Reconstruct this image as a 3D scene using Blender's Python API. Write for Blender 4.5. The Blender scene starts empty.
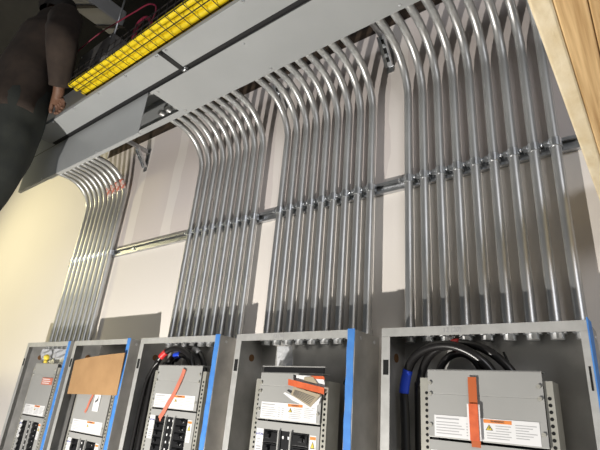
import bpy, bmesh, math, random
from mathutils import Vector, Matrix
PI = math.pi
random.seed(7)
C = bpy.context.scene.collection
Z = 1.6                      # eye height: the plan below is drawn from eye level

# ------------------------------------------------------------------ materials
def mat(name, col, rough=.6, metal=0., col2=None, scale=8., dist=(.35, .65), bump=0., bscale=60., stretch=None,
        spec=None, trans=0., alpha=None, coord='Object'):
    m = bpy.data.materials.new(name); m.use_nodes = True
    nt = m.node_tree; b = nt.nodes['Principled BSDF']
    b.inputs['Roughness'].default_value = rough
    b.inputs['Metallic'].default_value = metal
    if spec is not None: b.inputs['Specular IOR Level'].default_value = spec
    if trans: b.inputs['Transmission Weight'].default_value = trans
    if alpha is not None: b.inputs['Alpha'].default_value = alpha
    b.inputs['Base Color'].default_value = (*col, 1)
    tc = nt.nodes.new('ShaderNodeTexCoord')
    mp = nt.nodes.new('ShaderNodeMapping'); nt.links.new(tc.outputs[coord], mp.inputs['Vector'])
    if stretch: mp.inputs['Scale'].default_value = stretch
    if col2 is not None:
        n = nt.nodes.new('ShaderNodeTexNoise'); n.inputs['Scale'].default_value = scale; n.inputs['Detail'].default_value = 5
        nt.links.new(mp.outputs[0], n.inputs['Vector'])
        r = nt.nodes.new('ShaderNodeValToRGB')
        r.color_ramp.elements[0].position = dist[0]; r.color_ramp.elements[1].position = dist[1]
        r.color_ramp.elements[0].color = (*col, 1); r.color_ramp.elements[1].color = (*col2, 1)
        nt.links.new(n.outputs['Fac'], r.inputs['Fac']); nt.links.new(r.outputs['Color'], b.inputs['Base Color'])
    if bump:
        n2 = nt.nodes.new('ShaderNodeTexNoise'); n2.inputs['Scale'].default_value = bscale; n2.inputs['Detail'].default_value = 4
        nt.links.new(mp.outputs[0], n2.inputs['Vector'])
        bp = nt.nodes.new('ShaderNodeBump'); bp.inputs['Strength'].default_value = bump; bp.inputs['Distance'].default_value = .004
        nt.links.new(n2.outputs['Fac'], bp.inputs['Height']); nt.links.new(bp.outputs['Normal'], b.inputs['Normal'])
    return m

M = {}
M['emt'] = mat('galvanised_conduit_steel', (.50, .51, .51), .40, .84, (.63, .63, .62), 14, bump=.10, bscale=30, stretch=(1, 1, .35))
M['zinc'] = mat('bright_zinc', (.62, .64, .66), .28, .95, (.80, .82, .84), 40)
M['strut'] = mat('galvanised_strut_steel', (.42, .43, .44), .38, .9, (.56, .57, .58), 25)
M['box_steel'] = mat('mottled_galvanised_sheet', (.36, .355, .34), .5, .55, (.52, .51, .49), 9, bump=.05, bscale=25)
M['rim'] = mat('bare_steel_rim', (.50, .50, .48), .45, .35, (.58, .58, .56), 30)
M['grey_paint'] = mat('pale_grey_enamel', (.50, .51, .51), .45, .0, (.54, .55, .55), 5)
M['trough_paint'] = mat('light_grey_trough_enamel', (.335, .348, .35), .36, .0, (.36, .373, .375), 4)
M['trough_inside'] = mat('grey_trough_lining', (.30, .29, .27), .6)
M['cover'] = mat('light_grey_panel_cover', (.375, .375, .36), .42, .1, (.41, .41, .395), 6)
M['rail'] = mat('plated_rail', (.50, .49, .43), .4, .5, (.58, .57, .51), 20)
M['black'] = mat('black_plastic', (.012, .012, .013), .38, bump=.05)
M['black_rubber'] = mat('black_cable_jacket', (.014, .013, .013), .32, spec=.5)
M['hole'] = mat('dark_hole', (.006, .006, .006), .9)
M['near_black'] = mat('dark_infill', (.012, .012, .013), .6)
M['blue_tape'] = mat('blue_masking_tape', (.055, .21, .60), .6, col2=(.075, .27, .68), scale=30, bump=.2, bscale=50)
M['blue_band'] = mat('blue_phase_tape', (.02, .07, .62), .35)
M['red_band'] = mat('red_phase_tape', (.60, .03, .03), .4)
M['orange'] = mat('orange_strap', (.72, .15, .05), .5, col2=(.60, .11, .035), scale=50)
M['orange_dark'] = mat('brown_orange_tape', (.50, .12, .035), .45)
M['salmon'] = mat('faded_red_strap', (.62, .20, .13), .5)
M['faded_red'] = mat('faded_red_print', (.62, .56, .52), .5, col2=(.55, .16, .11), scale=45, dist=(.48, .52))
M['white_label'] = mat('white_label', (.80, .80, .80), .5)
M['ink'] = mat('grey_print', (.42, .42, .43), .6)
M['ink_dark'] = mat('dark_ink', (.07, .07, .075), .6)
M['label_orange'] = mat('label_orange', (.80, .26, .06), .5)
M['label_yellow'] = mat('label_yellow', (.75, .58, .06), .5)
M['label_blue'] = mat('label_blue', (.05, .08, .38), .5)
M['card'] = mat('kraft_brown_card', (.36, .21, .095), .8, col2=(.42, .25, .115), scale=10, bump=.1, bscale=20)
M['tan_card'] = mat('tan_paper', (.40, .34, .24), .8)
M['yellow'] = mat('yellow_cable_jacket', (.86, .66, .02), .4, col2=(.78, .58, .015), scale=9)
M['mesh_wire'] = mat('dark_steel_wire', (.05, .045, .045), .5, .6)
M['red_wire'] = mat('dark_red_cable', (.20, .015, .04), .5)
M['pine'] = mat('pine_grain', (.42, .25, .10), .55, col2=(.72, .50, .25), scale=9, stretch=(14, .5, 3), bump=.08, bscale=10)
M['pale_wood'] = mat('pale_rough_sawn_wood', (.66, .54, .34), .85, col2=(.76, .66, .47), scale=40, bump=.35, bscale=90, stretch=(1, .5, 1))
M['dark_timber'] = mat('dark_timber', (.02, .013, .009), .8, col2=(.065, .042, .026), scale=14, stretch=(1, 3, 3))
M['ceiling'] = mat('dark_ceiling', (.020, .019, .015), .9, col2=(.030, .028, .022), scale=3)
M['floor'] = mat('dusty_concrete', (.26, .25, .235), .8, col2=(.32, .31, .29), scale=4, bump=.1)
M['duct'] = mat('grey_duct_sheet', (.36, .36, .36), .5, .3, col2=(.44, .44, .44), scale=6)
M['dark_box'] = mat('dusty_dark_steel', (.10, .095, .09), .6, .3, col2=(.17, .165, .16), scale=12)
M['film'] = mat('dusty_clear_film', (.62, .64, .68), .25, col2=(.75, .77, .8), scale=25, alpha=.45)
M['grey_film'] = mat('smoky_plastic_film', (.36, .36, .35), .3, col2=(.48, .48, .47), scale=9)
M['white_blue'] = mat('blue_white_plate', (.66, .74, .86), .4)
M['skin'] = mat('skin', (.15, .075, .045), .6)
M['brown_coat'] = mat('brown_canvas', (.022, .014, .010), .9, col2=(.034, .022, .015), scale=18, bump=.4, bscale=14)
M['trousers'] = mat('dark_olive_cloth', (.018, .021, .019), .9, col2=(.027, .030, .025), scale=14, bump=.4, bscale=12)
M['boot'] = mat('dark_leather', (.012, .010, .009), .6)
M['hair'] = mat('dark_hair', (.012, .009, .007), .7)
M['eye'] = mat('eye_white', (.6, .6, .58), .3)
M['alu'] = mat('dull_aluminium', (.5, .5, .51), .45, .8)
M['rust'] = mat('rusty_knockout', (.18, .085, .03), .7, .2)

def wall_mat():
    m = bpy.data.materials.new('drywall_sheets'); m.use_nodes = True
    nt = m.node_tree; b = nt.nodes['Principled BSDF']; b.inputs['Roughness'].default_value = .85
    N = nt.nodes.new; L = nt.links.new
    tc = N('ShaderNodeTexCoord'); sp = N('ShaderNodeSeparateXYZ'); L(tc.outputs['Object'], sp.inputs[0])
    n = N('ShaderNodeTexNoise'); n.inputs['Scale'].default_value = 2.2; n.inputs['Detail'].default_value = 4; L(tc.outputs['Object'], n.inputs['Vector'])
    def math_(op, a, bb):
        q = N('ShaderNodeMath'); q.operation = op
        for i, v in enumerate((a, bb)):
            if isinstance(v, (int, float)): q.inputs[i].default_value = v
            else: L(v, q.inputs[i])
        return q.outputs[0]
    def mix(f, a, bb):
        q = N('ShaderNodeMix'); q.data_type = 'RGBA'
        L(f, q.inputs['Factor'])
        for k, v in (('A', a), ('B', bb)):
            s = [i for i in q.inputs if i.name == k and i.type == 'RGBA'][0]
            if isinstance(v, tuple): s.default_value = (*v, 1)
            else: L(v, s)
        return [o for o in q.outputs if o.type == 'RGBA'][0]
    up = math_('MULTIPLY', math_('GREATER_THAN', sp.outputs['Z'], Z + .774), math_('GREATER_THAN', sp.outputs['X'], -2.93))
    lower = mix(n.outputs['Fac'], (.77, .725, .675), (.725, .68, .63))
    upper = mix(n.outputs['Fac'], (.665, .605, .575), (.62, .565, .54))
    # strips of joint compound on the bare upper sheet, wobbling with noise
    n2 = N('ShaderNodeTexNoise'); n2.inputs['Scale'].default_value = 5; L(tc.outputs['Object'], n2.inputs['Vector'])
    xw = math_('ADD', sp.outputs['X'], math_('MULTIPLY', math_('SUBTRACT', n2.outputs['Fac'], .5), .05))
    tot = None
    for x in (-2.395, -2.035, -1.25, -.665):
        s = math_('LESS_THAN', math_('ABSOLUTE', math_('SUBTRACT', xw, x), 0), .040)
        tot = s if tot is None else math_('MAXIMUM', tot, s)
    fade = math_('MULTIPLY', tot, .75)
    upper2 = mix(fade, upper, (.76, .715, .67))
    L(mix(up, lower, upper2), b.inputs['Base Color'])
    nb = N('ShaderNodeTexNoise'); nb.inputs['Scale'].default_value = 60; L(tc.outputs['Object'], nb.inputs['Vector'])
    bp = N('ShaderNodeBump'); bp.inputs['Strength'].default_value = .06; bp.inputs['Distance'].default_value = .004
    L(nb.outputs['Fac'], bp.inputs['Height']); L(bp.outputs['Normal'], b.inputs['Normal'])
    return m
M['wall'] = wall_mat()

# ------------------------------------------------------------------ builders
def NB(): return bmesh.new()
def box(bm, x0, x1, y0, y1, z0, z1, mi=0):
    vs = [bm.verts.new((x, y, z)) for z in (z0, z1) for y in (y0, y1) for x in (x0, x1)]
    for f in ((0, 2, 3, 1), (4, 5, 7, 6), (0, 1, 5, 4), (2, 6, 7, 3), (0, 4, 6, 2), (1, 3, 7, 5)):
        fc = bm.faces.new([vs[i] for i in f]); fc.material_index = mi
    return vs
def bbox_bev(bm, x0, x1, y0, y1, z0, z1, r=.003, mi=0):
    t = bmesh.new(); box(t, x0, x1, y0, y1, z0, z1)
    bmesh.ops.bevel(t, geom=list(t.edges), offset=r, segments=2, affect='EDGES', profile=.5)
    for f in t.faces: f.material_index = mi
    me = bpy.data.meshes.new('t'); t.to_mesh(me); t.free(); bm.from_mesh(me); bpy.data.meshes.remove(me)
def poly(bm, pts, mi=0):
    f = bm.faces.new([bm.verts.new(p) for p in pts]); f.material_index = mi; return f
def tube(bm, pts, r, n=12, cap=True, mi=0, radii=None):
    pts = [Vector(p) for p in pts]; rings = []
    up = None
    for i, p in enumerate(pts):
        d = (pts[min(i+1, len(pts)-1)] - pts[max(i-1, 0)]).normalized()
        if up is None:
            up = d.orthogonal().normalized()
        up = (up - d * up.dot(d)).normalized(); s = d.cross(up)
        rr = radii[i] if radii else r
        rings.append([bm.verts.new(p + (up*math.cos(a) + s*math.sin(a))*rr) for a in [2*PI*k/n for k in range(n)]])
    for a, b in zip(rings, rings[1:]):
        for k in range(n):
            f = bm.faces.new((a[k], a[(k+1) % n], b[(k+1) % n], b[k])); f.smooth = True; f.material_index = mi
    if cap:
        for rg, rev in ((rings[0], True), (rings[-1], False)):
            f = bm.faces.new(rg[::-1] if rev else rg); f.material_index = mi
def cyl(bm, p0, p1, r, n=12, mi=0): tube(bm, [p0, p1], r, n, True, mi)
def ring(bm, c, r0, r1, z0, z1, n=16, notch=False):
    """vertical-axis ring; notch gives a toothed outer edge"""
    vs = []
    for k in range(n):
        a = 2*PI*k/n; ro = r1*(1.0 if (not notch or k % 2) else .88)
        vs.append([bm.verts.new((c[0]+r*math.cos(a), c[1]+r*math.sin(a), z)) for r, z in ((r0, z0), (ro, z0), (ro, z1), (r0, z1))])
    for k in range(n):
        a, b = vs[k], vs[(k+1) % n]
        for i in range(4):
            j = (i+1) % 4
            bm.faces.new((a[i], a[j], b[j], b[i]))
def sphere(bm, c, r, sx=1, sy=1, sz=1, u=12, v=8, mi=0):
    m = Matrix.Translation(c) @ Matrix.Diagonal((r*sx, r*sy, r*sz, 1))
    g = bmesh.ops.create_uvsphere(bm, u_segments=u, v_segments=v, radius=1, matrix=m)
    for vv in g['verts']:
        for f in vv.link_faces: f.smooth = True; f.material_index = mi
def smooth_path(pts, n=8):
    """Catmull-Rom through points"""
    P = [Vector(p) for p in pts]; P = [2*P[0]-P[1]] + P + [2*P[-1]-P[-2]]; out = []
    for i in range(1, len(P)-2):
        a, b, c, d = P[i-1:i+3]
        for k in range(n):
            t = k/n
            out.append(.5*((2*b)+(c-a)*t+(2*a-5*b+4*c-d)*t*t+(3*b-a-3*c+d)*t**3))
    out.append(P[-2]); return out
def sol(bm, t):
    bm.normal_update(); bmesh.ops.recalc_face_normals(bm, faces=bm.faces); bm.normal_update()
    bmesh.ops.solidify(bm, geom=list(bm.faces), thickness=t)
def text(bm, s, size, m4, mi=0, align='CENTER'):
    cu = bpy.data.curves.new('t', 'FONT'); cu.body = s; cu.size = size; cu.align_x = align; cu.align_y = 'CENTER'; cu.extrude = .0002
    o = bpy.data.objects.new('t', cu); C.objects.link(o)
    bpy.context.view_layer.update()
    dg = bpy.context.evaluated_depsgraph_get()
    me = bpy.data.meshes.new_from_object(o.evaluated_get(dg)); me.transform(m4)
    k = len(bm.faces); bm.from_mesh(me); bm.faces.ensure_lookup_table()
    for f in bm.faces[k:]: f.material_index = mi
    bpy.data.objects.remove(o); bpy.data.curves.remove(cu); bpy.data.meshes.remove(me)
def obj(name, bm, mats, parent=None, loc=(0, 0, 0), bevel=0, label=None):
    if not isinstance(mats, (list, tuple)): mats = [mats]
    if isinstance(bm, bpy.types.Mesh): me = bm
    else:
        bmesh.ops.recalc_face_normals(bm, faces=bm.faces)
        me = bpy.data.meshes.new(name); bm.to_mesh(me); bm.free()
        for m in mats: me.materials.append(M[m] if isinstance(m, str) else m)
    o = bpy.data.objects.new(name, me); C.objects.link(o); o.location = loc
    if parent is not None: o.parent = parent
    if bevel:
        b = o.modifiers.new('bevel', 'BEVEL'); b.width = bevel; b.segments = 2; b.limit_method = 'ANGLE'
    if label: o['label'] = label
    return o
def tag(o, label, cat, group=None):
    o['label'] = label; o['category'] = cat
    if group: o['group'] = group
    return o
def thing(name, label, cat, loc=(0, 0, 0), group=None):
    o = bpy.data.objects.new(name, None); C.objects.link(o); o.location = loc; o.empty_display_size = .1
    return tag(o, label, cat, group)
def structure(name, bm, m):
    o = obj(name, bm, m); o['kind'] = 'structure'; return o
def dup(root, loc, label):
    r = root.copy(); C.objects.link(r); r.location = loc; r['label'] = label
    for ch in list(root.children):
        c = ch.copy(); C.objects.link(c); c.parent = r
        for g in list(ch.children):
            d = g.copy(); C.objects.link(d); d.parent = c
    return r

# ------------------------------------------------------------------ the setting
W = 1.343                                    # wall face; X right along the wall, Y towards it
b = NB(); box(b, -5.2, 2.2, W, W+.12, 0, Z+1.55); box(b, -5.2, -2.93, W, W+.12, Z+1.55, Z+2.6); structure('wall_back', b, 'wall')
b = NB(); box(b, -5.2, 2.2, -3.2, W+.6, -.1, 0); structure('floor', b, 'floor')
b = NB(); box(b, -5.2, 2.2, -3.2, W+.6, Z+2.6, Z+2.7); structure('ceiling', b, 'ceiling')
b = NB(); box(b, -2.93, 2.2, W+.004, W+.12, Z+1.55, Z+2.6); structure('trim_1', b, 'dark_timber')

# ------------------------------------------------------------------ strut rail across the wall
def channel(bm, x0, x1, yb, yf, z0, z1, t=.0025, lip=.0095):
    """C channel along X, back at yb, open front at yf"""
    h = .0075
    prof = [(yb, z0), (yf, z0), (yf, z0+lip), (yf+h, z0+lip), (yf+h, z0+lip-t), (yf+t, z0+lip-t), (yf+t, z0+t), (yb-t, z0+t),
            (yb-t, z1-t), (yf+t, z1-t), (yf+t, z1-lip+t), (yf+h, z1-lip+t), (yf+h, z1-lip), (yf, z1-lip), (yf, z1), (yb, z1)]
    A = [bm.verts.new((x0, y, z)) for y, z in prof]; B = [bm.verts.new((x1, y, z)) for y, z in prof]
    n = len(prof)
    for i in range(n): bm.faces.new((A[i], A[(i+1) % n], B[(i+1) % n], B[i]))
    bm.faces.new(A[::-1]); bm.faces.new(B)
st = thing('strut_channel', 'long galvanised strut channel running across the wall behind all the conduits', 'strut', (-1.1, W, Z+.774))
b = NB(); channel(b, -1.925, 1.9, -.0005, -.0178, -.0215, .0215); obj('channel', b, 'strut', st)
for i in range(7):
    x = -1.80 + i*.60
    b = NB(); cyl(b, (x, -.003, 0), (x, -.013, 0), .009, 6); obj('mounting_bolt', b, 'zinc', st)

# ------------------------------------------------------------------ conduits
CY = 1.3105; CR = .0147; ZB = .219; Z0 = 1.112; BR = .190; TY = 1.0
def build_conduit(label, group, x):
    r = thing('conduit', label, 'conduit', (x, CY, Z+ZB), group)
    pts = [(0, 0, 0), (0, 0, .05)] + [(0, 0, .05+(Z0-ZB-.05)*k/6) for k in range(1, 7)]
    for k in range(1, 19):
        a = k/18*PI/2; pts.append((0, -BR*(1-math.cos(a)), Z0-ZB+BR*math.sin(a)))
    pts.append((0, TY-CY, Z0-ZB+BR))
    rad = [CR*(1.0-(.05 if 8 <= i <= 25 and i % 3 == 0 else 0)) for i in range(len(pts))]
    b = NB(); tube(b, pts, CR, 14, True, 0, rad); obj('tube', b, 'emt', r)
    zc = .774-ZB                              # strut strap
    b = NB(); n = 10; hw = .013
    prev = None
    for k in range(n+1):
        a = PI + PI*k/n                       # front half ring (towards -Y)
        q = [b.verts.new((rr*math.cos(a), rr*math.sin(a), zz)) for rr, zz in ((CR+.0005, zc-hw), (CR+.0025, zc-hw), (CR+.0025, zc+hw), (CR+.0005, zc+hw))]
        if prev:
            for i in range(4): b.faces.new((prev[i], prev[(i+1) % 4], q[(i+1) % 4], q[i]))
        prev = q
    for s in (-1, 1):
        box(b, s*(CR+.0015)-.001, s*(CR+.0015)+.001, -.002, .0125, zc-hw, zc+hw)
    box(b, -CR-.013, -CR-.001, -.006, -.0035, zc-.008, zc+.012)
    box(b, -CR-.013, -CR-.0115, -.006, .010, zc-.008, zc+.012)
    cl = obj('strut_clamp', b, 'zinc', r)
    b = NB(); cyl(b, (-CR-.018, -.001, zc+.004), (-CR+.002, -.004, zc+.004), .0042, 8)
    cyl(b, (-CR-.0225, -.001, zc+.004), (-CR-.018, -.001, zc+.004), .008, 6); obj('clamp_screw', b, 'zinc', cl)
    b = NB(); ring(b, (0, 0), CR*.7, CR+.008, .014, .0185, 20, True); ring(b, (0, 0), CR*.7, CR+.002, .001, .014, 16)
    obj('locknut', b, 'zinc', r)
    b = NB(); ring(b, (0, 0), CR+.0003, CR+.0025, .0235, .042, 16); obj('connector', b, 'emt', r)
    return r
ORD = ['first', 'second', 'third', 'fourth', 'fifth', 'middle', 'sixth', 'seventh', 'eighth', 'ninth']
def ordn(i, n):
    return ['leftmost', 'second from the left', 'third from the left', 'fourth from the left', 'middle',
            'fourth from the right', 'third from the right', 'second from the right', 'rightmost'][i] if n == 9 else str(i)
bundles = [('above the leftmost panel', -2.932, -2.498, 'conduits above the leftmost panel'),
           ('above the middle panel', -1.774, -1.341, 'conduits above the third panel'),
           ('above the panel with the tan card', -1.192, -.759, 'conduits above the fourth panel'),
           ('above the largest nearest panel', -.609, -.156, 'conduits above the nearest panel')]
o_is_proto = lambda i, d: False
proto = None
for d, xa, xb, grp in bundles:
    for i in range(9):
        x = xa+(xb-xa)*i/8
        lab = 'grey conduit, %s of nine %s' % (ordn(i, 9), d)
        if proto is None: proto = build_conduit(lab, grp, x)
        else:
            o = dup(proto, (x, CY, Z+ZB), lab); o['group'] = grp
        if 'leftmost panel' in d and i >= 5:
            b = NB(); tube(b, [(0, -BR*(1-math.cos(a)), Z0-ZB+BR*math.sin(a)) for a in [math.radians(8+i*2+k*3) for k in range(7)]], CR*1.03, 14)
            obj('sticker', b, 'faded_red', proto if o_is_proto(i, d) else o, label='faded red sticker around the bend')

# ------------------------------------------------------------------ wireways overhead
HB = 1.24                                    # underside height
t = thing('wireway', 'wide light grey wireway trough overhead, conduits entering its back, one cover hanging open', 'wireway', (-1.0, .935, Z+HB))
x0, x1 = -1.93, 1.75; y0, y1 = -.095, .095; H = .185
b = NB(); box(b, x0, x1, y1-.002, y1, 0, H); box(b, x0, x1, y0, y0+.002, 0, H); box(b, x0, x1, y0+.002, y1-.002, H-.002, H)
box(b, x0, x0+.002, y0+.002, y1-.002, 0, H-.002); box(b, x1-.002, x1, y0+.002, y1-.002, 0, H-.002)
obj('trough_body', b, 'trough_paint', t)
b = NB(); box(b, x0, x1, y1-.034, y1-.002, -.0015, .0005); obj('rear_lip', b, 'trough_paint', t)
b = NB(); box(b, x0, x1, y0+.002, y0+.014, -.0015, .0005); obj('front_lip', b, 'trough_paint', t)
xc = -.595
b = NB(); bbox_bev(b, xc, x1, y0-.002, y1-.014, -.0045, -.002, .001)
box(b, xc, x1, y0-.004, y0-.002, -.0045, .012)
cv = obj('closed_cover', b, 'trough_paint', t)
for x in (xc+.03, xc+.55, xc+1.1):
    for yy in (y1-.024, y0+.012):
        b = NB(); cyl(b, (x, yy, -.0045), (x, yy, -.0075), .0045, 8); obj('cover_screw', b, 'zinc', cv)
b = NB(); bbox_bev(b, -1.79, xc-.015, y0-.006, y0-.003, -.212, -.002, .001)
box(b, -1.79, xc-.015, y0-.003, y0+.010, -.212, -.2095)
hc = obj('hanging_cover', b, 'trough_paint', t, label='trough cover hanging open, straight down from its hinge')
for x in (-1.5, -.95):
    b = NB(); cyl(b, (x, y0-.009, -.2), (x, y0-.006, -.2), .0045, 8); obj('cover_screw', b, 'zinc', hc)
b = NB()
tube(b, [(-1.79, y0-.004, .0), (1.75, y0-.004, .0)], .004, 8); obj('hinge_rod', b, 'near_black', t)

t = thing('wireway', 'narrow light grey wireway strip beside the yellow cable tray, divided by a black joint', 'wireway', (-1.0, .757, Z+HB))
x0, x1 = -1.47, 1.75; y0, y1 = -.050, .055; H = .016
b = NB(); box(b, x0, x1, y1-.002, y1, 0, H); box(b, x0, x1, y0, y0+.002, 0, H); box(b, x0, x1, y0, y1, H, H+.002)
obj('wireway_body', b, 'trough_paint', t)
for xa, xb in ((x0, -.365), (-.345, x1)):
    b = NB(); bbox_bev(b, xa, xb, y0, y1, -.003, 0, .001); c_ = obj('wireway_cover', b, 'trough_paint', t)
    for k in range(6):
        x = xa+.02+(xb-xa-.04)*k/5
        b = NB(); cyl(b, (x, y0+.006, -.003), (x, y0+.006, -.007), .0045, 8); obj('cover_screw', b, 'zinc', c_)
b = NB(); box(b, -.367, -.343, y0-.002, y1+.01, -.006, -.002); cyl(b, (-.355, y0+.006, -.006), (-.355, y0+.006, -.012), .007, 6); obj('dark_joint_gap', b, 'black', t, label='black bar standing in for the dark gap between the strip covers')  # the dark gap between the two covers, drawn as a black bar
b = NB(); box(b, x0, x1, y1, y1+.024, .004, .016)  # near-black strip set into the open gap to stand for its darkness
obj('dark_infill', b, 'near_black', t, label='dark strip standing in for the shaded gap between the strip and the wide trough')
for x in (-.345, .36, 1.0):
    b = NB(); cyl(b, (x-.01, y1+.010, -.008), (x+.01, y1+.010, -.008), .007, 8); box(b, x-.012, x+.012, y1+.002, y1+.018, -.004, .004); obj('hinge_clip', b, 'zinc', t)
b = NB(); poly(b, [(x0-.004, y0+.0, 0), (x0-.004, y0+.05, 0), (x0-.03, y0+.055, -.135), (x0-.03, y0+.03, -.205), (x0-.02, y0+.012, -.13), (x0-.012, y0+.016, -.08), (x0-.012, y0-.004, -.05)])
sol(b, .003)
obj('end_plate', b, 'white_blue', t, label='torn blue-white film strip hanging at the far end of the strip')

# strut brackets carrying the trough from the wall
for x, lab in ((-2.385, 'galvanised slotted wall bracket under the trough beside the far-left conduit bundle'),
               (-1.262, 'galvanised slotted wall bracket behind the leftmost bends of the third conduit bundle'),
               (-.700, 'bright slotted wall bracket between the third and the right-hand conduit bundles')):
    r = thing('wall_bracket', lab, 'bracket', (x, W, Z+1.27), 'wall brackets under the trough')
    tl = Matrix.Translation((0, -.004, .06)) @ Matrix.Rotation(math.radians(38), 4, 'X')
    b = NB(); box(b, -.016, .016, -.004, 0, 0, .125); box(b, -.016, -.0125, -.016, -.004, 0, .125); box(b, .0125, .016, -.016, -.004, 0, .125); b.transform(tl)
    up = obj('brace', b, 'zinc', r)
    for z in (.03, .065, .10):
        b = NB(); box(b, -.006, .006, -.0052, -.004, z-.011, z+.011); b.transform(tl); obj('slot', b, 'hole', up)
    for z in (.045, .085):
        b = NB(); tube(b, [(0, -.004, z), (0, -.013, z)], .0075, 6); b.transform(tl); obj('bolt', b, 'zinc', up)
    b = NB(); box(b, -.010, .010, -.31, -.001, .155, .158); box(b, -.010, -.0075, -.31, -.02, .158, .176); box(b, .0075, .010, -.31, -.02, .158, .176); obj('arm', b, 'strut', r)
    b = NB(); box(b, -.016, .016, -.004, -.0005, .03, .19); obj('wall_plate', b, 'strut', r)

# ------------------------------------------------------------------ cable tray with yellow cables
TZ = Z+1.32
r = thing('cable_tray', 'dark wire basket tray holding yellow cables above the grey wireway strip', 'cable tray', (-1.0, .76, TZ))
b = NB(); ty0, ty1 = -.110, .062
for k in range(5): cyl(b, (-1.0, ty0+(ty1-ty0)*k/4, 0), (2.6, ty0+(ty1-ty0)*k/4, 0), .0019, 6)
for z in (.035, .07):
    for y in (ty0, ty1): cyl(b, (-1.0, y, z), (2.6, y, z), .0019, 6)
obj('long_wires', b, 'mesh_wire', r)
b = NB()
for k in range(70):
    x = -.99+k*.0515
    tube(b, [(x, ty0-.003, .074), (x, ty0-.003, -.004), (x, ty1+.003, -.004), (x, ty1+.003, .074)], .0019, 6)
obj('cross_wires', b, 'mesh_wire', r)
for x in (.40, 1.6):
    b = NB(); cyl(b, (x, ty0-.02, -.02), (x, ty0-.02, 2.6-1.32), .005, 8); cyl(b, (x, ty1+.009, -.02), (x, ty1+.009, 2.6-1.32), .005, 8)
    box(b, x-.02, x+.02, ty0-.035, ty1+.015, -.03, -.0065); obj('hanger', b, 'strut', r)
pos = ['outermost', 'second', 'third', 'fourth', 'fifth', 'innermost']
for k in range(6):
    y = -.090+k*.0258; pts = []
    for i in range(38):
        x = -1.02+i*.095
        pts.append((x, y+.004*math.sin(x*2.3+k*1.7)+.003*math.sin(x*7+k), .0165+.003*math.sin(x*3+k*2.1)))
    b = NB(); tube(b, smooth_path(pts, 3), .0130, 10)
    o = obj('yellow_cable', b, 'yellow', None, (-1.0, .76, TZ))
    tag(o, 'bright yellow cable in the wire tray, %s counting from its room-side edge' % pos[k], 'cable', 'yellow cables in the tray')

# red wires, box and duct up by the dark ceiling
b = NB(); tube(b, smooth_path([(-2.6, .72, 1.66), (-2.3, .76, 1.80), (-2.196, .78, 1.85), (-2.056, .78, 1.831), (-1.85, .78, 1.80), (-1.70, .78, 1.765), (-1.67, .80, 1.70), (-1.8, .80, 1.46)], 8), .0035, 8)
tag(obj('loose_wire', b, 'red_wire', None, (0, 0, Z)), 'thin dark red wire looping above the yellow cables below the ceiling', 'cable')
b = NB(); tube(b, smooth_path([(-1.90, .86, 1.42), (-1.88, .83, 1.60), (-1.82, .80, 1.69), (-1.76, .79, 1.705), (-1.70, .79, 1.68), (-1.64, .80, 1.58), (-1.60, .83, 1.42)], 8), .010, 8)
tag(obj('red_cable', b, 'red_wire', None, (0, 0, Z)), 'thick crimson cable arching out of the wire tray', 'cable')
r = thing('junction_box', 'dark dusty metal box hanging above the yellow cables near the person', 'box', (-2.26, .88, Z+1.66))
b = NB(); bbox_bev(b, -.17, .17, -.07, .07, 0, .16, .004); obj('box_body', b, 'dark_box', r)
b = NB(); box(b, -.165, .165, -.074, -.07, .005, .155); lid = obj('lid', b, 'dark_box', r)
for sx in (-1, 1):
    for z in (.02, .14):
        b = NB(); cyl(b, (sx*.15, -.074, z), (sx*.15, -.078, z), .005, 8); obj('screw', b, 'zinc', lid)
b = NB(); cyl(b, (0, 0, .16), (0, 0, .94), .006, 8); obj('hanger_rod', b, 'strut', r)
r = thing('duct', 'grey sheet duct with dark straps under the black ceiling', 'duct', (-2.49, .2, Z+2.2))
b = NB(); bbox_bev(b, -.08, .07, -.9, .78, 0, .12, .01); obj('duct_body', b, 'duct', r)
for k in range(9):
    y = -.85+k*.19
    b = NB(); poly(b, [(-.082, y, -.004), (.072, y+.10, -.004), (.072, y+.125, -.004), (-.082, y+.03, -.004)]); sol(b, .003); obj('strap', b, 'mesh_wire', r)
for y in (-.7, .6):
    b = NB(); cyl(b, (0, y, .12), (0, y, .4), .006, 8); obj('hanger_rod', b, 'strut', r)

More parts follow.
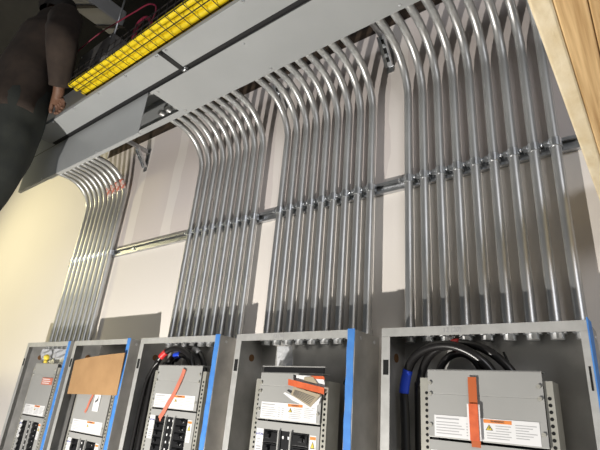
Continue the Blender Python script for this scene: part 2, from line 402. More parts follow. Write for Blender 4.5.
# ------------------------------------------------------------------ panels
FY = 1.197; PT = .242; PB = -1.15           # front plane, top and bottom (from eye level)
D = W-FY
hole_me = None
def label_mesh(w, h, kind):
    """a printed sticker facing -Y, lower-left corner at origin"""
    b = NB(); box(b, 0, w, -.0004, 0, 0, h, 0); y = -.0008
    def r_(x0, x1, z0, z1, mi): poly(b, [(x0, y, z0), (x1, y, z0), (x1, y, z1), (x0, y, z1)], mi)
    if kind in ('wide', 'left'):
        wl = w*.47 if kind == 'wide' else w
        r_(.02*w, .55*wl, h*.82, h*.88, 1)
        for i in range(5):
            z = h*(.66-.13*i)
            r_(.02*w, .02*w+wl*(.50+.06*((i*7) % 3)), z, z+h*.035, 1)
            r_(.70*wl, .78*wl, z, z+h*.035, 1); r_(.84*wl, .92*wl, z, z+h*.035, 1)
    if kind in ('wide', 'right'):
        o = w*.50 if kind == 'wide' else .03*w; wr = w-o
        r_(o, o+wr*.52, h*.80, h*.96, 2)
        text(b, 'WARNING', h*.13, Matrix.Translation((o+wr*.26, y-.0003, h*.88)) @ Matrix.Rotation(PI/2, 4, 'X'), 4)
        poly(b, [(o+wr*.03, y, h*.48), (o+wr*.17, y, h*.48), (o+wr*.10, y, h*.74)], 4)
        poly(b, [(o+wr*.05, y-.0003, h*.50), (o+wr*.15, y-.0003, h*.50), (o+wr*.10, y-.0003, h*.69)], 3)
        poly(b, [(o+wr*.095, y-.0006, h*.52), (o+wr*.115, y-.0006, h*.58), (o+wr*.095, y-.0006, h*.65), (o+wr*.09, y-.0006, h*.58)], 4)
        for i in range(6):
            z = h*(.68-.11*i); r_(o+wr*(.22 if i < 3 else .05), o+wr*(.50-.04*(i % 2)), z, z+h*.03, 1)
            r_(o+wr*.58, o+wr*(.95-.07*(i % 3)), z+h*.10, z+h*.13, 1)
    if kind == 'brand':
        text(b, 'EATON', w*.30, Matrix.Translation((w*.5, y-.0003, h*.80)) @ Matrix.Rotation(PI/2, 4, 'X'), 5)
        r_(.15*w, .7*w, h*.62, h*.65, 1); r_(.15*w, .5*w, h*.52, h*.55, 1)
        for i in range(4): r_(.15*w, .85*w, h*(.08+.09*i), h*(.13+.09*i), 1)
    if kind == 'strip':
        for i in range(6): r_(.2*w, .8*w, h*(.1+.14*i), h*(.15+.14*i), 1)
    if kind == 'caution':
        r_(.05*w, .95*w, h*.84, h*.95, 2)
        poly(b, [(w*.15, y, h*.52), (w*.85, y, h*.52), (w*.5, y, h*.80)], 4)
        poly(b, [(w*.25, y-.0003, h*.545), (w*.75, y-.0003, h*.545), (w*.5, y-.0003, h*.745)], 3)
        for i in range(4): r_(.15*w, .85*w, h*(.08+.1*i), h*(.11+.1*i), 1)
    return b
LM = ['white_label', 'ink', 'label_orange', 'label_yellow', 'ink_dark', 'label_blue']
bk_proto = {}
def breaker(parent, x, z, w, h, side, y):
    key = (round(w, 3), round(h, 3), side)
    if key not in bk_proto:
        b = NB(); bbox_bev(b, -w/2, w/2, -.010, .03, -h/2+.0008, h/2-.0008, .0015)
        box(b, -w/2+.004, w/2-.004, -.013, -.010, -h*.30, h*.30)
        o = obj('circuit_breaker', b, 'black', parent, (x, y, z))
        b = NB(); s = side
        bbox_bev(b, s*w*.12-.008, s*w*.12+.008, -.022, -.012, -h*.16, h*.16, .0012)
        box(b, s*w*.12+s*.0082, s*w*.12+s*.0098, -.0136, -.0128, -h*.1, h*.1, 1)
        tg = obj('toggle', b, ['black', 'white_label'], o)
        bk_proto[key] = (o.data, tg.data)
    else:
        md, mt = bk_proto[key]
        o = obj('circuit_breaker', md, None, parent, (x, y, z)); tg = obj('toggle', mt, None, o)
    return o

def panel(label, xl, xr, ch_off, tape=True, pitch=.0254, tape_top=None, writing=None, rows=None, cover_y=0., lab_kind='wide', cov=(.124, .401), ztop=.134, zcut=-.031, side_tape=False):
    w = xr-xl
    p = thing('electrical_panel', label, 'electrical panel', (xl, FY, Z+PB), 'electrical panels along the wall')
    hh = PT-PB; th = .002
    b = NB()
    box(b, 0, w, D-th-.0005, D-.0005, 0, hh); box(b, 0, th, 0, D-th, 0, hh); box(b, w-th, w, 0, D-th, 0, hh)
    box(b, th, w-th, 0, D-th, hh-th, hh); box(b, th, w-th, 0, D-th, 0, th)
    en = obj('enclosure', b, 'box_steel', p)
    for dy in (.03, .115):
        b = NB(); cyl(b, (w-.001, dy, hh-.02), (w+.0015, dy, hh-.02), .006, 8); obj('rivet', b, 'zinc', en)
    fl = .026; rw = .016 if side_tape else .027; b = NB()
    box(b, 0, w, -.0018, 0, hh-.024, hh); box(b, 0, fl, -.0018, 0, 0, hh-.0245); box(b, w-rw, w, -.0018, 0, 0, hh-.0245)
    box(b, fl, w-rw, -.0018, 0, 0, .024)
    rim = obj('front_rim', b, 'rim', p)
    for zz in (.088, .56):
        b = NB(); box(b, .006, .022, -.0026, -.0018, hh-zz-.04, hh-zz); obj('latch_slot', b, 'hole', rim)
    b = NB(); box(b, w-.010, w-.006, -.0026, -.0018, hh-.15, hh-.10); obj('rim_slot', b, 'hole', rim)
    b = NB(); cyl(b, (th, .085, hh-.072), (th+.002, .085, hh-.072), .013, 16); cyl(b, (th+.002, .085, hh-.072), (th+.003, .085, hh-.072), .007, 12); obj('knockout', b, 'rust', en)
    if side_tape:
        b = NB(); n = 40; prev = None
        for k in range(n+1):
            z = hh+.006-(hh-.1)*k/n
            d1 = .055+.003*math.sin(k*1.7)+.004*math.sin(k*.6)
            q = [b.verts.new((w-.001, -.0030, z)), b.verts.new((w+.002, -.0030, z)), b.verts.new((w+.002, d1, z)), b.verts.new((w+.0005, d1, z))]
            if prev:
                for i in range(4): b.faces.new((prev[i], prev[(i+1) % 4], q[(i+1) % 4], q[i]))
            else: b.faces.new(q)
            prev = q
        b.faces.new(prev[::-1])
        obj('masking_tape', b, 'blue_tape', p, label='blue masking tape along the right side')
    elif tape:
        b = NB(); tt = hh+.003 if tape_top is None else tape_top
        n = 40; zs = [tt-(tt-.1)*k/n for k in range(n+1)]; prev = None
        for k, z in enumerate(zs):
            e0 = w-.0265+.0012*math.sin(k*2.1); e1 = w-.002+.0012*math.sin(k*1.3+1)
            q = [b.verts.new((e0, -.0028, z)), b.verts.new((e1, -.0030, z)), b.verts.new((e1, -.0018, z)), b.verts.new((e0, -.0018, z))]
            if prev:
                for i in range(4): b.faces.new((prev[i], prev[(i+1) % 4], q[(i+1) % 4], q[i]))
            else: b.faces.new(q)
            prev = q
        b.faces.new(prev[::-1])
        obj('masking_tape', b, 'blue_tape', p, label='blue masking tape along the right rim')
    if writing:
        b = NB(); text(b, writing, .017, Matrix.Translation((w*.40, -.0024, hh-.012)) @ Matrix.Rotation(PI/2, 4, 'X')); obj('marker_writing', b, 'ink', rim)
    # inner chassis -----------------------------------------------------
    o = ch_off; zt = ztop-PB; cy = .028+cover_y
    ca, cb = o+cov[0], o+cov[1]
    b = NB(); box(b, ca+.004, cb-.004, cy+.05, D-.02, .12, zt-.03); obj('chassis_pan', b, 'near_black', p)
    b = NB(); box(b, ca+.05, ca+.10, D-.02, D-th-.0006, .15, zt-.06); box(b, cb-.10, cb-.05, D-.02, D-th-.0006, .15, zt-.06); obj('mounting_foot', b, 'strut', p)
    for s, xa, xb in ((-1, ca-.024, ca-.001), (1, cb+.001, cb+.020)):
        b = NB(); box(b, xa, xb, cy+.004, cy+.006, .10, zt-.022)
        if s < 0: box(b, xa, xa+.002, cy+.006, cy+.07, .10, zt-.022)
        else: box(b, xb-.002, xb, cy+.006, cy+.07, .10, zt-.022)
        rl = obj('perforated_rail', b, 'rail', p)
        b = NB(); k = 0; z = zt-.06
        while z > .13 and k < 60:
            xm = xb-.006 if s < 0 else (xa+xb)/2
            cyl(b, (xm, cy+.0045, z), (xm, cy+.0035, z), .0042, 8); z -= .0145; k += 1
        obj('hole_row', b, 'hole', rl)
    # cover plate above the breakers, folded along a line, lower half bent forward
    zf = .073-PB; zc = zcut-PB
    b = NB()
    prof = [(cy, zt), (cy-.002, zt-.003), (cy-.002, zf+.001), (cy-.0012, zf), (cy-.002, zf-.001), (cy-.003, zc+.002), (cy-.002, zc), (cy+.012, zc), (cy+.012, zc+.003), (cy+.001, zc+.003), (cy+.001, zt-.003), (cy+.04, zt-.003), (cy+.04, zt)]
    A = [b.verts.new((ca, y, z)) for y, z in prof]; B = [b.verts.new((cb, y, z)) for y, z in prof]
    for i in range(len(prof)): b.faces.new((A[i], A[(i+1) % len(prof)], B[(i+1) % len(prof)], B[i]))
    b.faces.new(A[::-1]); b.faces.new(B)
    cp = obj('cover_plate', b, 'cover', p)
    for xs in (ca+.006, cb-.008):
        for z in (zt-.035, zt-.062, zc+.028):
            b = NB(); cyl(b, (xs, cy-.002, z), (xs, cy-.006, z), .0048, 10); box(b, xs-.004, xs+.004, cy-.0063, cy-.006, z-.0006, z+.0006); obj('cover_screw', b, 'rail', cp)
    lb = label_mesh(.246*(cb-ca)/.277, .050, 'wide'); obj('printed_label', lb, LM, cp, (ca+.016, cy-.0033, zc+.003))
    # dead front with the breaker opening
    zd = zcut-.006-PB; ze = .14; kx = (cb-ca)/.277
    bx0, bx1 = ca+.038*kx, ca+.236*kx; bz1 = zcut-.029-PB; bw = .068*kx
    rows_n = rows or int((bz1-ze-.05)/pitch)
    bz0 = bz1-rows_n*pitch
    b = NB(); yy = cy+.001
    box(b, ca, cb, yy, yy+.002, bz1, zd); box(b, ca, bx0, yy, yy+.002, bz0, bz1); box(b, bx1, cb, yy, yy+.002, bz0, bz1); box(b, ca, cb, yy, yy+.002, ze, bz0)
    box(b, bx0+.070*kx, bx0+.0755*kx, yy-.008, yy+.002, bz0, bz1); box(b, bx0+.1225*kx, bx0+.128*kx, yy-.008, yy+.002, bz0, bz1)
    df = obj('dead_front', b, 'cover', p)
    b = NB(); box(b, bx0+.076*kx, bx0+.122*kx, yy+.002, yy+.03, bz0, bz1); cs = obj('centre_strip', b, 'black', p)
    b = NB()
    for k in range(rows_n):
        z = bz1-pitch*(k+.5)
        for xx in (bx0+.087*kx, bx0+.111*kx): box(b, xx-.003, xx+.003, yy+.001, yy+.002, z-.004, z+.004)
    obj('number_marks', b, 'white_label', cs)
    for k in range(rows_n):
        z = bz1-pitch*(k+.5)
        breaker(p, bx0+.035*kx, z, bw, pitch, -1, yy+.009)
        breaker(p, bx0+.163*kx, z, bw, pitch, 1, yy+.009)
    obj('circuit_label', label_mesh(.030, .085, 'brand'), LM, df, (ca+.004, yy-.0004, bz1-.085))
    obj('caution_label', label_mesh(.024, .075, 'caution'), LM, df, (bx1+.003, yy-.0004, bz1-.078))
    return p
p1 = panel('leftmost narrow-looking electrical panel, plastic film over its top and small orange sticker', -2.955, -2.448, 0, cover_y=.012, tape_top=PT-PB, cov=(.085, .345), zcut=-.135)
p2 = panel('electrical panel with brown cardboard tucked in its top, second from the left', -2.410, -1.904, 0, cov=(.110, .398), zcut=-.170)
p3 = panel('electrical panel with red-taped black cables looping inside, middle of the five', -1.825, -1.319, 0)
p4 = panel('electrical panel with tan card and orange strap on its cover, second from the right', -1.232, -.732, 0, pitch=.0381, rows=22, writing='12 (20)', cov=(.115, .371), ztop=.116)
p5 = panel('largest nearest electrical panel at the right, long orange strap down its cover', -.643, -.132, 0, side_tape=True, pitch=.0381, rows=22, writing='12 (20)')

# loose pieces on the panels ------------------------------------------------
CV = FY+.0275                               # face of the cover plates
def strap(label, m, pts, w, y, name='orange_strap', group='straps on the panel covers'):
    """thin ribbon following (x, z) points"""
    b = NB(); prev = None; n = len(pts)
    c0 = Vector((pts[0][0], 0, pts[0][1]))
    P = smooth_path([(x, 0, z) for x, z in pts], 6)
    for i, q in enumerate(P):
        d = (P[min(i+1, len(P)-1)]-P[max(i-1, 0)]).normalized(); s = Vector((d.z, 0, -d.x))
        yo = .0012*math.sin(i*.8)-.001
        vs = [b.verts.new(q-c0+s*w/2*sg+Vector((0, yo+dy, 0))) for sg, dy in ((-1, 0), (1, 0), (1, .0012), (-1, .0012))]
        if prev:
            for k in range(4): b.faces.new((prev[k], prev[(k+1) % 4], vs[(k+1) % 4], vs[k]))
        else: b.faces.new(vs)
        prev = vs
    b.faces.new(prev[::-1])
    o = obj(name, b, m, None, (c0.x, y, Z+c0.z)); return tag(o, label, 'strap', group)
strap('salmon strap slanting down the cover of the panel with red-taped cables', 'salmon', [(-1.525, .118), (-1.545, .06), (-1.580, 0), (-1.610, -.045), (-1.628, -.075)], .020, CV-.006)
strap('faded red strap hanging below the brown cardboard sheet', 'salmon', [(-2.155, .0), (-2.170, -.04), (-2.190, -.085)], .014, CV-.006)
r = thing('orange_strap', 'long orange strap on a white card down the nearest panel cover', 'strap', (-.402, CV-.006, Z+.116), 'straps on the panel covers')
b = NB(); box(b, -.0095, .0115, -.001, 0, -.066, 0); box(b, -.008, .0135, -.001, 0, -.16, -.066); obj('upper_tape', b, 'orange_dark', r)
b = NB(); box(b, -.0145, .0165, -.003, -.0014, -.145, -.064); obj('white_card', b, 'white_label', r)
b = NB(); box(b, -.0095, .0125, -.0046, -.0032, -.146, -.063); obj('orange_face', b, 'orange', r)
r = thing('instruction_card', 'creased tan instruction card stuck over the cover with an orange strap', 'card', (-.93, CV-.008, Z+.06))
def sheet(name, pts, y, m, lines=0, th=.001):
    b = NB(); poly(b, [(x+.93, y, z-.06) for x, z in pts]); sol(b, th)
    for f in b.faces: f.material_index = 0
    for i in range(lines):
        u = .28+.11*i
        A, B_, C_, D_ = [Vector((x+.93, y-.0015, z-.06)) for x, z in pts]
        p = A.lerp(D_, u).lerp(B_.lerp(C_, u), .08); q = A.lerp(D_, u).lerp(B_.lerp(C_, u), .9)
        poly(b, [tuple(p), tuple(q), tuple(q+Vector((0, 0, -.0016))), tuple(p+Vector((0, 0, -.0016)))], 1)
    return obj(name, b, [m, 'ink_dark'], r)
sheet('white_corner', [(-.958, .108), (-.853, .106), (-.843, .074), (-.959, .090)], -.001, 'white_label')
sheet('tan_flap', [(-.924, .1015), (-.891, .105), (-.870, .083), (-.926, .091)], -.0025, 'tan_card')
sheet('orange_corner', [(-.898, .107), (-.850, .1067), (-.845, .097), (-.891, .099)], -.003, 'orange')
sheet('white_margin', [(-1.003, .0507), (-.996, .054), (-.93, .034), (-.888, .018), (-.852, .050), (-.862, .024), (-.889, .0105), (-.963, .031)], -.0045, 'white_label')
sheet('tan_sheet', [(-.961, .0716), (-.854, .0525), (-.8896, .0149), (-.970, .0481)], -.006, 'tan_card', 6)
sheet('orange_strap', [(-.984, .0948), (-.841, .0731), (-.840, .0541), (-.982, .0759)], -.009, 'orange')
# plate edge that stands proud above panel 4's cover
b = NB(); box(b, -.124, .128, -.004, 0, 0, .017); box(b, -.128, .132, -.006, .004, .017, .020, 1)
o = obj('black_gasket', b, ['black', 'cover'], None, (-.985, CV+.004, Z+.1163)); tag(o, 'black strip along the top of the cover behind the tan card', 'strip')

# cardboard sheet in panel 2
b = NB(); n = 10; front = []
for i in range(n+1):
    u = i/n; x = -.200+.425*u
    front.append([(x-.010*(1-v)+.004, -.012*math.sin(u*PI)*(.4+v)-.010*v, .0+(.155+.035*u)*v+(.012*(1-v)*(u))) for v in (0, .25, .5, .52, .75, 1)])
gv = [[b.verts.new(q) for q in c_] for c_ in front]
for i in range(n):
    for j in range(5): b.faces.new((gv[i][j], gv[i+1][j], gv[i+1][j+1], gv[i][j+1]))
sol(b, .004)
o = obj('cardboard_sheet', b, 'card', None, (-2.137, FY-.006, Z-.012)); tag(o, 'creased brown cardboard sheet tucked into the top of a panel', 'cardboard')
b = NB(); box(b, 0, .05, -.001, 0, 0, .075); poly(b, [(.012, -.0014, .035), (.035, -.0014, .045), (.032, -.0014, .068), (.024, -.0014, .05), (.012, -.0014, .045)], 1)
o = obj('paper_tag', b, ['white_label', 'ink_dark'], None, (-2.135, CV-.005, Z-.075)); tag(o, 'white paper tag with black mark below the cardboard', 'tag')

# film, sticker and cap at the leftmost panel; film strip in panel 4
b = NB()
g = [[b.verts.new((-.20+.40*i/8+.012*math.sin(j*2), -.012+.010*math.sin(i*1.9+j*1.3), .10*j/4)) for j in range(5)] for i in range(9)]
for i in range(8):
    for j in range(4): b.faces.new((g[i][j], g[i+1][j], g[i+1][j+1], g[i][j+1]))
sol(b, .001)
o = obj('plastic_film', b, 'film', None, (-2.70, FY+.08, Z+.115)); tag(o, 'crumpled clear film inside the top of the leftmost panel', 'plastic film')
b = NB(); sphere(b, (0, 0, 0), .016); cyl(b, (0, 0, -.015), (0, 0, -.03), .010)
o = obj('wire_connector', b, 'label_yellow', None, (-2.755, FY+.035, Z+.165)); tag(o, 'small yellow wire connector on top of the leftmost panel cover', 'connector')
b = NB(); bbox_bev(b, -.06, .06, -.001, 0, -.018, .018, .0004); 
for i in range(3): poly(b, [(-.05, -.0015, -.012+.01*i), (.03+.01*(i % 2), -.0015, -.012+.01*i), (.03+.01*(i % 2), -.0015, -.008+.01*i), (-.05, -.0015, -.008+.01*i)], 1)
o = obj('orange_sticker', b, ['salmon', 'white_label'], None, (-2.675, FY+.036, Z+.04)); tag(o, 'small orange sticker on the leftmost panel cover', 'sticker')
b = NB(); gr = [[b.verts.new((-.036+.072*i/3, .004*math.sin(i*2+j), -.105+.105*j/5)) for j in range(6)] for i in range(4)]
for i in range(3):
    for j in range(5): b.faces.new((gr[i][j], gr[i+1][j], gr[i+1][j+1], gr[i][j+1]))
sol(b, .001)
o = obj('plastic_film', b, 'film', None, (-1.095, W-.030, Z+.215)); tag(o, 'narrow clear film strip hanging behind the cover with the tan card', 'plastic film')

# black feeder cables ---------------------------------------------------------
def cable(label, pts, r, group, band=None):
    b = NB(); P = smooth_path(pts, 10); tube(b, P, r, 12)
    o = obj('power_cable', b, 'black_rubber', None, (0, 0, Z)); tag(o, label, 'cable', group)
    if band:
        m, i0, i1 = band; b = NB(); tube(b, P[i0:i1], r*1.1, 12)
        obj('phase_tape', b, m, o, label=('blue' if 'blue' in m else 'red' if 'red' in m else 'grey')+' tape band')
    return o
G5 = 'black cables in the nearest panel'
yb = 1.285
cable('thick black cable with blue tape arching at left inside the nearest panel', [(-.600, 1.27, -.9), (-.602, 1.27, -.3), (-.603, 1.262, .0), (-.602, 1.255, .085), (-.575, 1.25, .160), (-.520, 1.25, .195), (-.455, 1.255, .198), (-.395, 1.265, .168), (-.362, 1.28, .12), (-.355, 1.285, .04)], .0125, G5, ('blue_band', 28, 37))
cable('outermost black cable arching highest inside the nearest panel', [(-.575, 1.295, -.9), (-.578, 1.295, .0), (-.572, 1.29, .10), (-.540, 1.285, .175), (-.470, 1.28, .208), (-.400, 1.28, .200), (-.345, 1.285, .165), (-.312, 1.29, .11), (-.305, 1.29, .0)], .0115, G5, ('red_band', 40, 44))
cable('inner black cable curving down behind the nearest panel cover', [(-.545, 1.30, .0), (-.530, 1.30, .10), (-.500, 1.298, .165), (-.455, 1.296, .185), (-.415, 1.296, .165), (-.392, 1.30, .11), (-.388, 1.30, .02)], .0105, G5)
cable('thin black wire leaning at right inside the nearest panel', [(-.345, 1.31, .19), (-.335, 1.31, .165), (-.325, 1.308, .13), (-.32, 1.305, .06)], .003, G5)
G3 = 'black cables in the middle panel'
cable('black cable with red tape arching at left inside the middle panel', [(-1.785, 1.26, -.9), (-1.785, 1.26, -.2), (-1.782, 1.258, .06), (-1.760, 1.25, .135), (-1.715, 1.25, .185), (-1.650, 1.255, .205), (-1.580, 1.265, .185), (-1.545, 1.28, .12), (-1.54, 1.285, .04)], .0125, G3, ('red_band', 36, 43))
cable('black cable with blue tape inside the arch of the middle panel', [(-1.765, 1.29, -.8), (-1.763, 1.29, .05), (-1.735, 1.285, .135), (-1.68, 1.28, .178), (-1.61, 1.285, .175), (-1.572, 1.295, .12), (-1.565, 1.30, .03)], .0125, G3, ('blue_band', 30, 36))
cable('outer black cable sweeping over to the right inside the middle panel', [(-1.745, 1.31, -.7), (-1.742, 1.31, .08), (-1.70, 1.308, .17), (-1.62, 1.30, .212), (-1.54, 1.30, .185), (-1.505, 1.305, .12), (-1.50, 1.31, .02)], .0115, G3, ('film', 34, 40))
cable('stiff grey-edged black cable beside the left wall of the middle panel', [(-1.795, 1.235, -.9), (-1.797, 1.235, -.3), (-1.79, 1.235, .02), (-1.77, 1.24, .11), (-1.74, 1.245, .15)], .008, G3)
cable('black cable down the left side of the cardboard panel', [(-2.375, 1.26, -.9), (-2.375, 1.26, -.2), (-2.372, 1.265, .04), (-2.34, 1.28, .13), (-2.29, 1.295, .16)], .012, 'cables in the other panels')
cable('black cable down the left side of the leftmost panel', [(-2.915, 1.27, -.9), (-2.915, 1.27, -.2), (-2.912, 1.275, .06), (-2.88, 1.285, .14), (-2.83, 1.30, .16)], .012, 'cables in the other panels')
cable('black cable down the right side behind the cover with the tan card', [(-.785, 1.30, -.9), (-.782, 1.30, -.2), (-.785, 1.30, .02), (-.80, 1.305, .085), (-.83, 1.31, .10)], .012, 'cables in the other panels')

# ------------------------------------------------------------------ timber close to the camera
r = thing('timber_beam', 'pale raw timber running overhead towards the wall at the top right', 'timber', (-.02, .5, Z+.5))
b = NB(); bbox_bev(b, -.0455, -.020, -.75, .78, .0, .15, .0035); obj('rough_sawn_edge_board', b, 'pale_wood', r, label='pale rough sawn board at the left edge')
b = NB(); bbox_bev(b, -.0199, .0145, -.75, .78, .001, .15, .002); obj('pine_board', b, 'pine', r)
b = NB(); bbox_bev(b, .0155, .075, -.75, .78, .001, .15, .002); obj('pine_board', b, 'pine', r)

# ------------------------------------------------------------------ person on a ladder
def skin_mesh(nodes, edges, sub=2, root=None):
    names = list(nodes); idx = {n: i for i, n in enumerate(names)}
    me = bpy.data.meshes.new('s'); me.from_pydata([nodes[n][0] for n in names], [(idx[a], idx[b_]) for a, b_ in edges], [])
    o = bpy.data.objects.new('s', me); C.objects.link(o)
    sk = o.modifiers.new('skin', 'SKIN'); sk.use_smooth_shade = True
    sd = o.modifiers.new('sub', 'SUBSURF'); sd.levels = sub; sd.render_levels = sub
    for n in names:
        v = me.skin_vertices[0].data[idx[n]]; rr = nodes[n][1]
        v.radius = (rr, rr) if not isinstance(rr, tuple) else rr
        v.use_root = (n == root)
    bpy.context.view_layer.update(); dg = bpy.context.evaluated_depsgraph_get()
    out = bpy.data.meshes.new_from_object(o.evaluated_get(dg))
    bpy.data.objects.remove(o); bpy.data.meshes.remove(me); return out
def chain(*n): return list(zip(n, n[1:]))
PX, PY, PZ = -2.02, .48, .42; SH = Vector((-.35, .075, .154))                 # stands on the lift deck (relative to eye level)
def P_(x, y, z): return (x-PX, y-PY, z-PZ)
def A_P(x, y, z): return (x-PX-SH.x, y-PY-SH.y, z-PZ-SH.z)
J = dict(pel=(P_(-2.02, .50, 1.20), .10), sp=(P_(-2.02, .51, 1.38), .10), ch=(P_(-2.02, .53, 1.57), .11), nk=(P_(-2.06, .545, 1.74), .05), hd0=(P_(-2.10, .56, 1.80), .06), hd=(P_(-2.15, .575, 1.885), .085), top=(P_(-2.19, .565, 1.96), .06),
 sr=(P_(-1.86, .53, 1.65), .05), er=(A_P(-1.965, .55, 1.50), .038), wr=(A_P(-2.085, .645, 1.325), .027), pr=(A_P(-2.14, .668, 1.30), .028),
 sl=(P_(-2.18, .53, 1.65), .05), el=(A_P(-2.64, .55, 1.50), .038), wl=(A_P(-2.455, .645, 1.335), .027), pl=(A_P(-2.44, .672, 1.29), .028),
 hr=(P_(-1.93, .50, 1.12), .075), kr=(P_(-1.905, .52, .82), .05), ar=(P_(-1.92, .47, .50), .036), fr=(P_(-1.915, .55, .455), .028),
 hl=(P_(-2.11, .50, 1.12), .075), kl=(P_(-2.12, .52, .82), .05), al=(P_(-2.13, .47, .50), .036), fl=(P_(-2.14, .55, .455), .028))
E = chain('pel', 'sp', 'ch', 'nk', 'hd0', 'hd', 'top') + chain('ch', 'sr', 'er', 'wr', 'pr') + chain('ch', 'sl', 'el', 'wl', 'pl') + chain('pel', 'hr', 'kr', 'ar', 'fr') + chain('pel', 'hl', 'kl', 'al', 'fl')
# fingers: unequal, bent down over the edge of the strip; thumb from the side of the palm
for s, pk, sx in (('r', 'pr', -1), ('l', 'pl', 1)):
    p0 = Vector(J[pk][0])
    for i, (off, ln) in enumerate(((-.030, .85), (-.010, 1.0), (.010, .94), (.030, .75))):
        a = p0+Vector((off, .010, -.004)); bq = a+Vector((off*.15, .016*ln, -.014)); c_ = bq+Vector((0, .004, -.026*ln)); d = c_+Vector((0, -.010, -.018*ln))
        for nm, q, rr in (('a', a, .0105), ('b', bq, .0095), ('c', c_, .0088), ('d', d, .0078)): J['f%s%d%s' % (s, i, nm)] = (tuple(q), rr)
        E += chain(pk, *['f%s%d%s' % (s, i, nm) for nm in 'abcd'])
    a = p0+Vector((sx*.034, -.004, -.010)); bq = a+Vector((sx*.014, .006, -.024)); c_ = bq+Vector((-sx*.004, .004, -.022))
    for nm, q, rr in (('a', a, .012), ('b', bq, .010), ('c', c_, .0085)): J['t%s%s' % (s, nm)] = (tuple(q), rr)
    E += chain(pk, *['t%s%s' % (s, nm) for nm in 'abc'])
me = skin_mesh(J, E, 2, 'pel'); me.name = 'body'
per = thing('person', 'person in brown coat and dark olive trousers standing high, reaching to the trough end', 'person', (PX+SH.x, PY+SH.y, Z+PZ+SH.z))
bm = bmesh.new(); bm.from_mesh(me); bpy.data.meshes.remove(me)
hc_ = Vector(J['hd'][0])
sphere(bm, hc_+Vector((0, .082, -.005)), .013, .8, 1.1, 1.5)               # nose
for s in (-1, 1):
    sphere(bm, hc_+Vector((s*.086, 0, 0)), .022, .4, .8, 1.3)              # ears
    sphere(bm, hc_+Vector((s*.030, .072, .02)), .011, mi=1)
sphere(bm, hc_+Vector((0, .076, -.045)), .020, 1.2, .4, .35, mi=2)         # mouth
obj('body', bm, ['skin', 'eye', 'red_wire'], per)
def loft(bm, rows, n=20, wob=0., seed=0, caps=(True, True)):
    """rows: (point, rx, ry) with horizontal-ish elliptical sections square to the path"""
    P = smooth_path([r0[0] for r0 in rows], 5); m = len(rows)-1; rings = []
    for i, p in enumerate(P):
        t = i/(len(P)-1)*m; k = min(int(t), m-1); u = t-k; u = u*u*(3-2*u)
        rx = rows[k][1]*(1-u)+rows[k+1][1]*u; ry = rows[k][2]*(1-u)+rows[k+1][2]*u
        d = (P[min(i+1, len(P)-1)]-P[max(i-1, 0)]).normalized()
        ey = (Vector((0, 1, 0))-d*d.y).normalized(); ex = ey.cross(d)
        ring_ = []
        for q in range(n):
            a = 2*PI*q/n
            f_ = 1+wob*(math.sin(3*a+seed+i*.25)*.5+math.sin(7*a-i*.18+seed*2)*.4+math.sin(i*1.1+2*a+seed)*.35)
            ring_.append(bm.verts.new(p+ex*math.cos(a)*rx*f_+ey*math.sin(a)*ry*f_))
        rings.append(ring_)
    for A_, B_ in zip(rings, rings[1:]):
        for q in range(n):
            f_ = bm.faces.new((A_[q], A_[(q+1) % n], B_[(q+1) % n], B_[q])); f_.smooth = True
    if caps[0]: bm.faces.new(rings[0][::-1])
    if caps[1]: bm.faces.new(rings[-1])
b = NB()
loft(b, [(P_(-2.02, .49, 1.04), .20, .135), (P_(-2.02, .495, 1.22), .195, .135), (P_(-2.02, .505, 1.40), .19, .135), (P_(-2.02, .53, 1.57), .20, .135), (P_(-2.02, .54, 1.68), .16, .10), (P_(-2.055, .545, 1.745), .075, .075)], 32, .05, 1)
for sh, el, wr, sd in (('sr', 'er', 'wr', 3), ('sl', 'el', 'wl', 5)):
    S_, E_, W_ = (Vector(J[k_][0]) for k_ in (sh, el, wr))
    inn = Vector((-.06 if sh == 'sr' else .06, 0, .01))
    loft(b, [(S_+inn, .07, .075), (S_, .078, .080), (S_.lerp(E_, .5), .074, .074), (E_, .068, .070), (E_.lerp(W_, .5), .060, .060), (E_.lerp(W_, .93), .050, .048)], 20, .07, sd)
obj('coat', b, 'brown_coat', per)
b = NB()
for hx, kx_, ax_, sd in ((-1.93, -1.905, -1.92, 1), (-2.11, -2.12, -2.13, 4)):
    loft(b, [(P_((hx-2.02)/2, .50, 1.24), .125, .115), (P_(hx, .50, 1.10), .108, .112), (P_((hx+kx_)/2, .515, .96), .098, .102), (P_(kx_, .52, .82), .088, .090), (P_((kx_+ax_)/2, .50, .66), .080, .082), (P_(ax_, .475, .54), .076, .080)], 24, .06, sd)
obj('trousers', b, 'trousers', per)
def cloth(name, nodes, edges, root, m, label=None):
    me = skin_mesh(nodes, edges, 2, root); me.name = name; me.materials.clear(); me.materials.append(M[m])
    return obj(name, me, None, per, label=label)
for a_, f_ in (('ar', 'fr'), ('al', 'fl')):
    A_ = Vector(J[a_][0]); F_ = Vector(J[f_][0])
    nd = dict(t=(tuple(A_+Vector((0, 0, .10))), .050), a=(tuple(A_+Vector((0, -.005, -.025))), .048), m=(tuple(A_.lerp(F_, .55)+Vector((0, 0, -.016))), .042), f=(tuple(F_+Vector((0, .03, -.002))), .034))
    cloth('boot', nd, chain('t', 'a', 'm', 'f'), 'a', 'boot')
b = NB(); sphere(b, hc_+Vector((0, -.018, .035)), .105, .95, 1.0, .95, 16, 12); bmesh.ops.delete(b, geom=[v for v in b.verts if v.co.z < hc_.z-.03 or (v.co.y > hc_.y+.055 and v.co.z < hc_.z+.06)], context='VERTS')
obj('hair', b, 'hair', per)
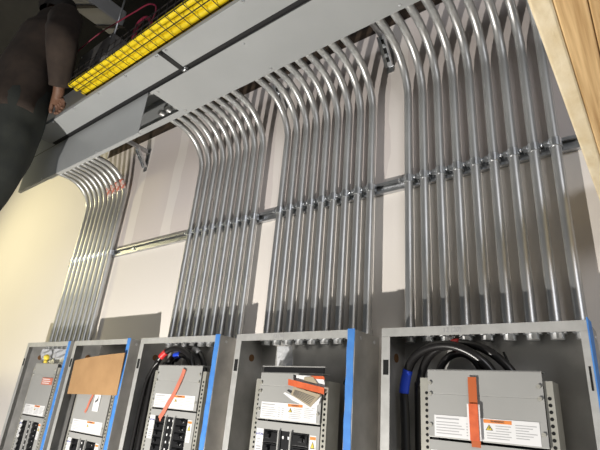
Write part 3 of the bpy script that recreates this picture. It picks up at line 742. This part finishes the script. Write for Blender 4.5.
# mast lift the person stands on (outside the picture to the left)
r = thing('mast_lift', 'grey mast lift under the person', 'lift', (-3.03, .475, 0))
zd_ = Z+.564
b = NB(); box(b, -1.7, .83, -.22, .15, zd_-.05, zd_); obj('deck', b, 'alu', r)
b = NB(); box(b, -1.9, -1.7, -.12, .12, .14, zd_+.1); obj('mast', b, 'alu', r)
b = NB(); bbox_bev(b, -2.1, -.6, -.35, .35, .06, .16, .02); obj('base', b, 'alu', r)
for sx in (-2.0, -.7):
    for sy in (-.28, .28):
        b = NB(); cyl(b, (sx, sy-.025, .05), (sx, sy+.025, .05), .05, 16); obj('wheel', b, 'black', r)

# ------------------------------------------------------------------ light
def lamp(name, kind, loc, energy, col, **kw):
    l = bpy.data.lights.new(name, kind); l.energy = energy; l.color = col
    for k, v in kw.items(): setattr(l, k, v)
    o = bpy.data.objects.new(name, l); C.objects.link(o); o.location = loc; return o
def aim(o, p): o.rotation_euler = (Vector(p)-Vector(o.location)).to_track_quat('-Z', 'Y').to_euler()
k = lamp('work_lamp', 'SPOT', (-1.667, -.31, Z-1.28), 322, (1, .955, .89), spot_size=math.radians(150), spot_blend=.5, shadow_soft_size=.022)
aim(k, (-1.4, W, Z+.45))
k2 = lamp('work_lamp_warm', 'SPOT', (-4.2, -.2, Z+1.2), 95, (1, .90, .52), spot_size=math.radians(112), spot_blend=.9, shadow_soft_size=.12)
aim(k2, (-3.9, W, Z+.80))
k3 = lamp('room_light', 'AREA', (2.6, -2.2, Z+1.6), 62, (.95, .96, 1.0), shape='RECTANGLE', size=1.6, size_y=1.2)
aim(k3, (-1.2, W, Z+.3))
wd = bpy.data.worlds.new('world'); bpy.context.scene.world = wd; wd.use_nodes = True
wd.node_tree.nodes['Background'].inputs['Color'].default_value = (.90, .94, 1.0, 1)
wd.node_tree.nodes['Background'].inputs['Strength'].default_value = .10

# ------------------------------------------------------------------ camera
cd = bpy.data.cameras.new('camera'); cam = bpy.data.objects.new('camera', cd); C.objects.link(cam)
V1 = (-616., 132.); V2 = (100., -1125.); f = math.sqrt(-(V1[0]*V2[0]+V1[1]*V2[1]))
Ld = Vector((V1[0], V1[1], f)).normalized(); Ud = Vector((V2[0], V2[1], f)).normalized()
Yd = Ud.cross(-Ld); Yd = Yd if Yd.z > 0 else -Yd
Xd = -Ld
def wv(c): v = Vector(c); return Vector((Xd.dot(v), Yd.dot(v), Ud.dot(v)))   # camera-frame vector into the room's axes
r_, u_, bk = wv((1, 0, 0)), wv((0, -1, 0)), wv((0, 0, -1))
mm = Matrix((r_, u_, bk)).transposed().to_4x4(); mm.translation = (0, 0, Z)
cam.matrix_world = mm
cd.sensor_width = 36; cd.lens = f/600*36; cd.clip_start = .02
bpy.context.scene.camera = cam
vs_ = bpy.context.scene.view_settings
vs_.view_transform = 'Standard'; vs_.look = 'None'; vs_.gamma = 1; vs_.use_curve_mapping = False; vs_.exposure = 0
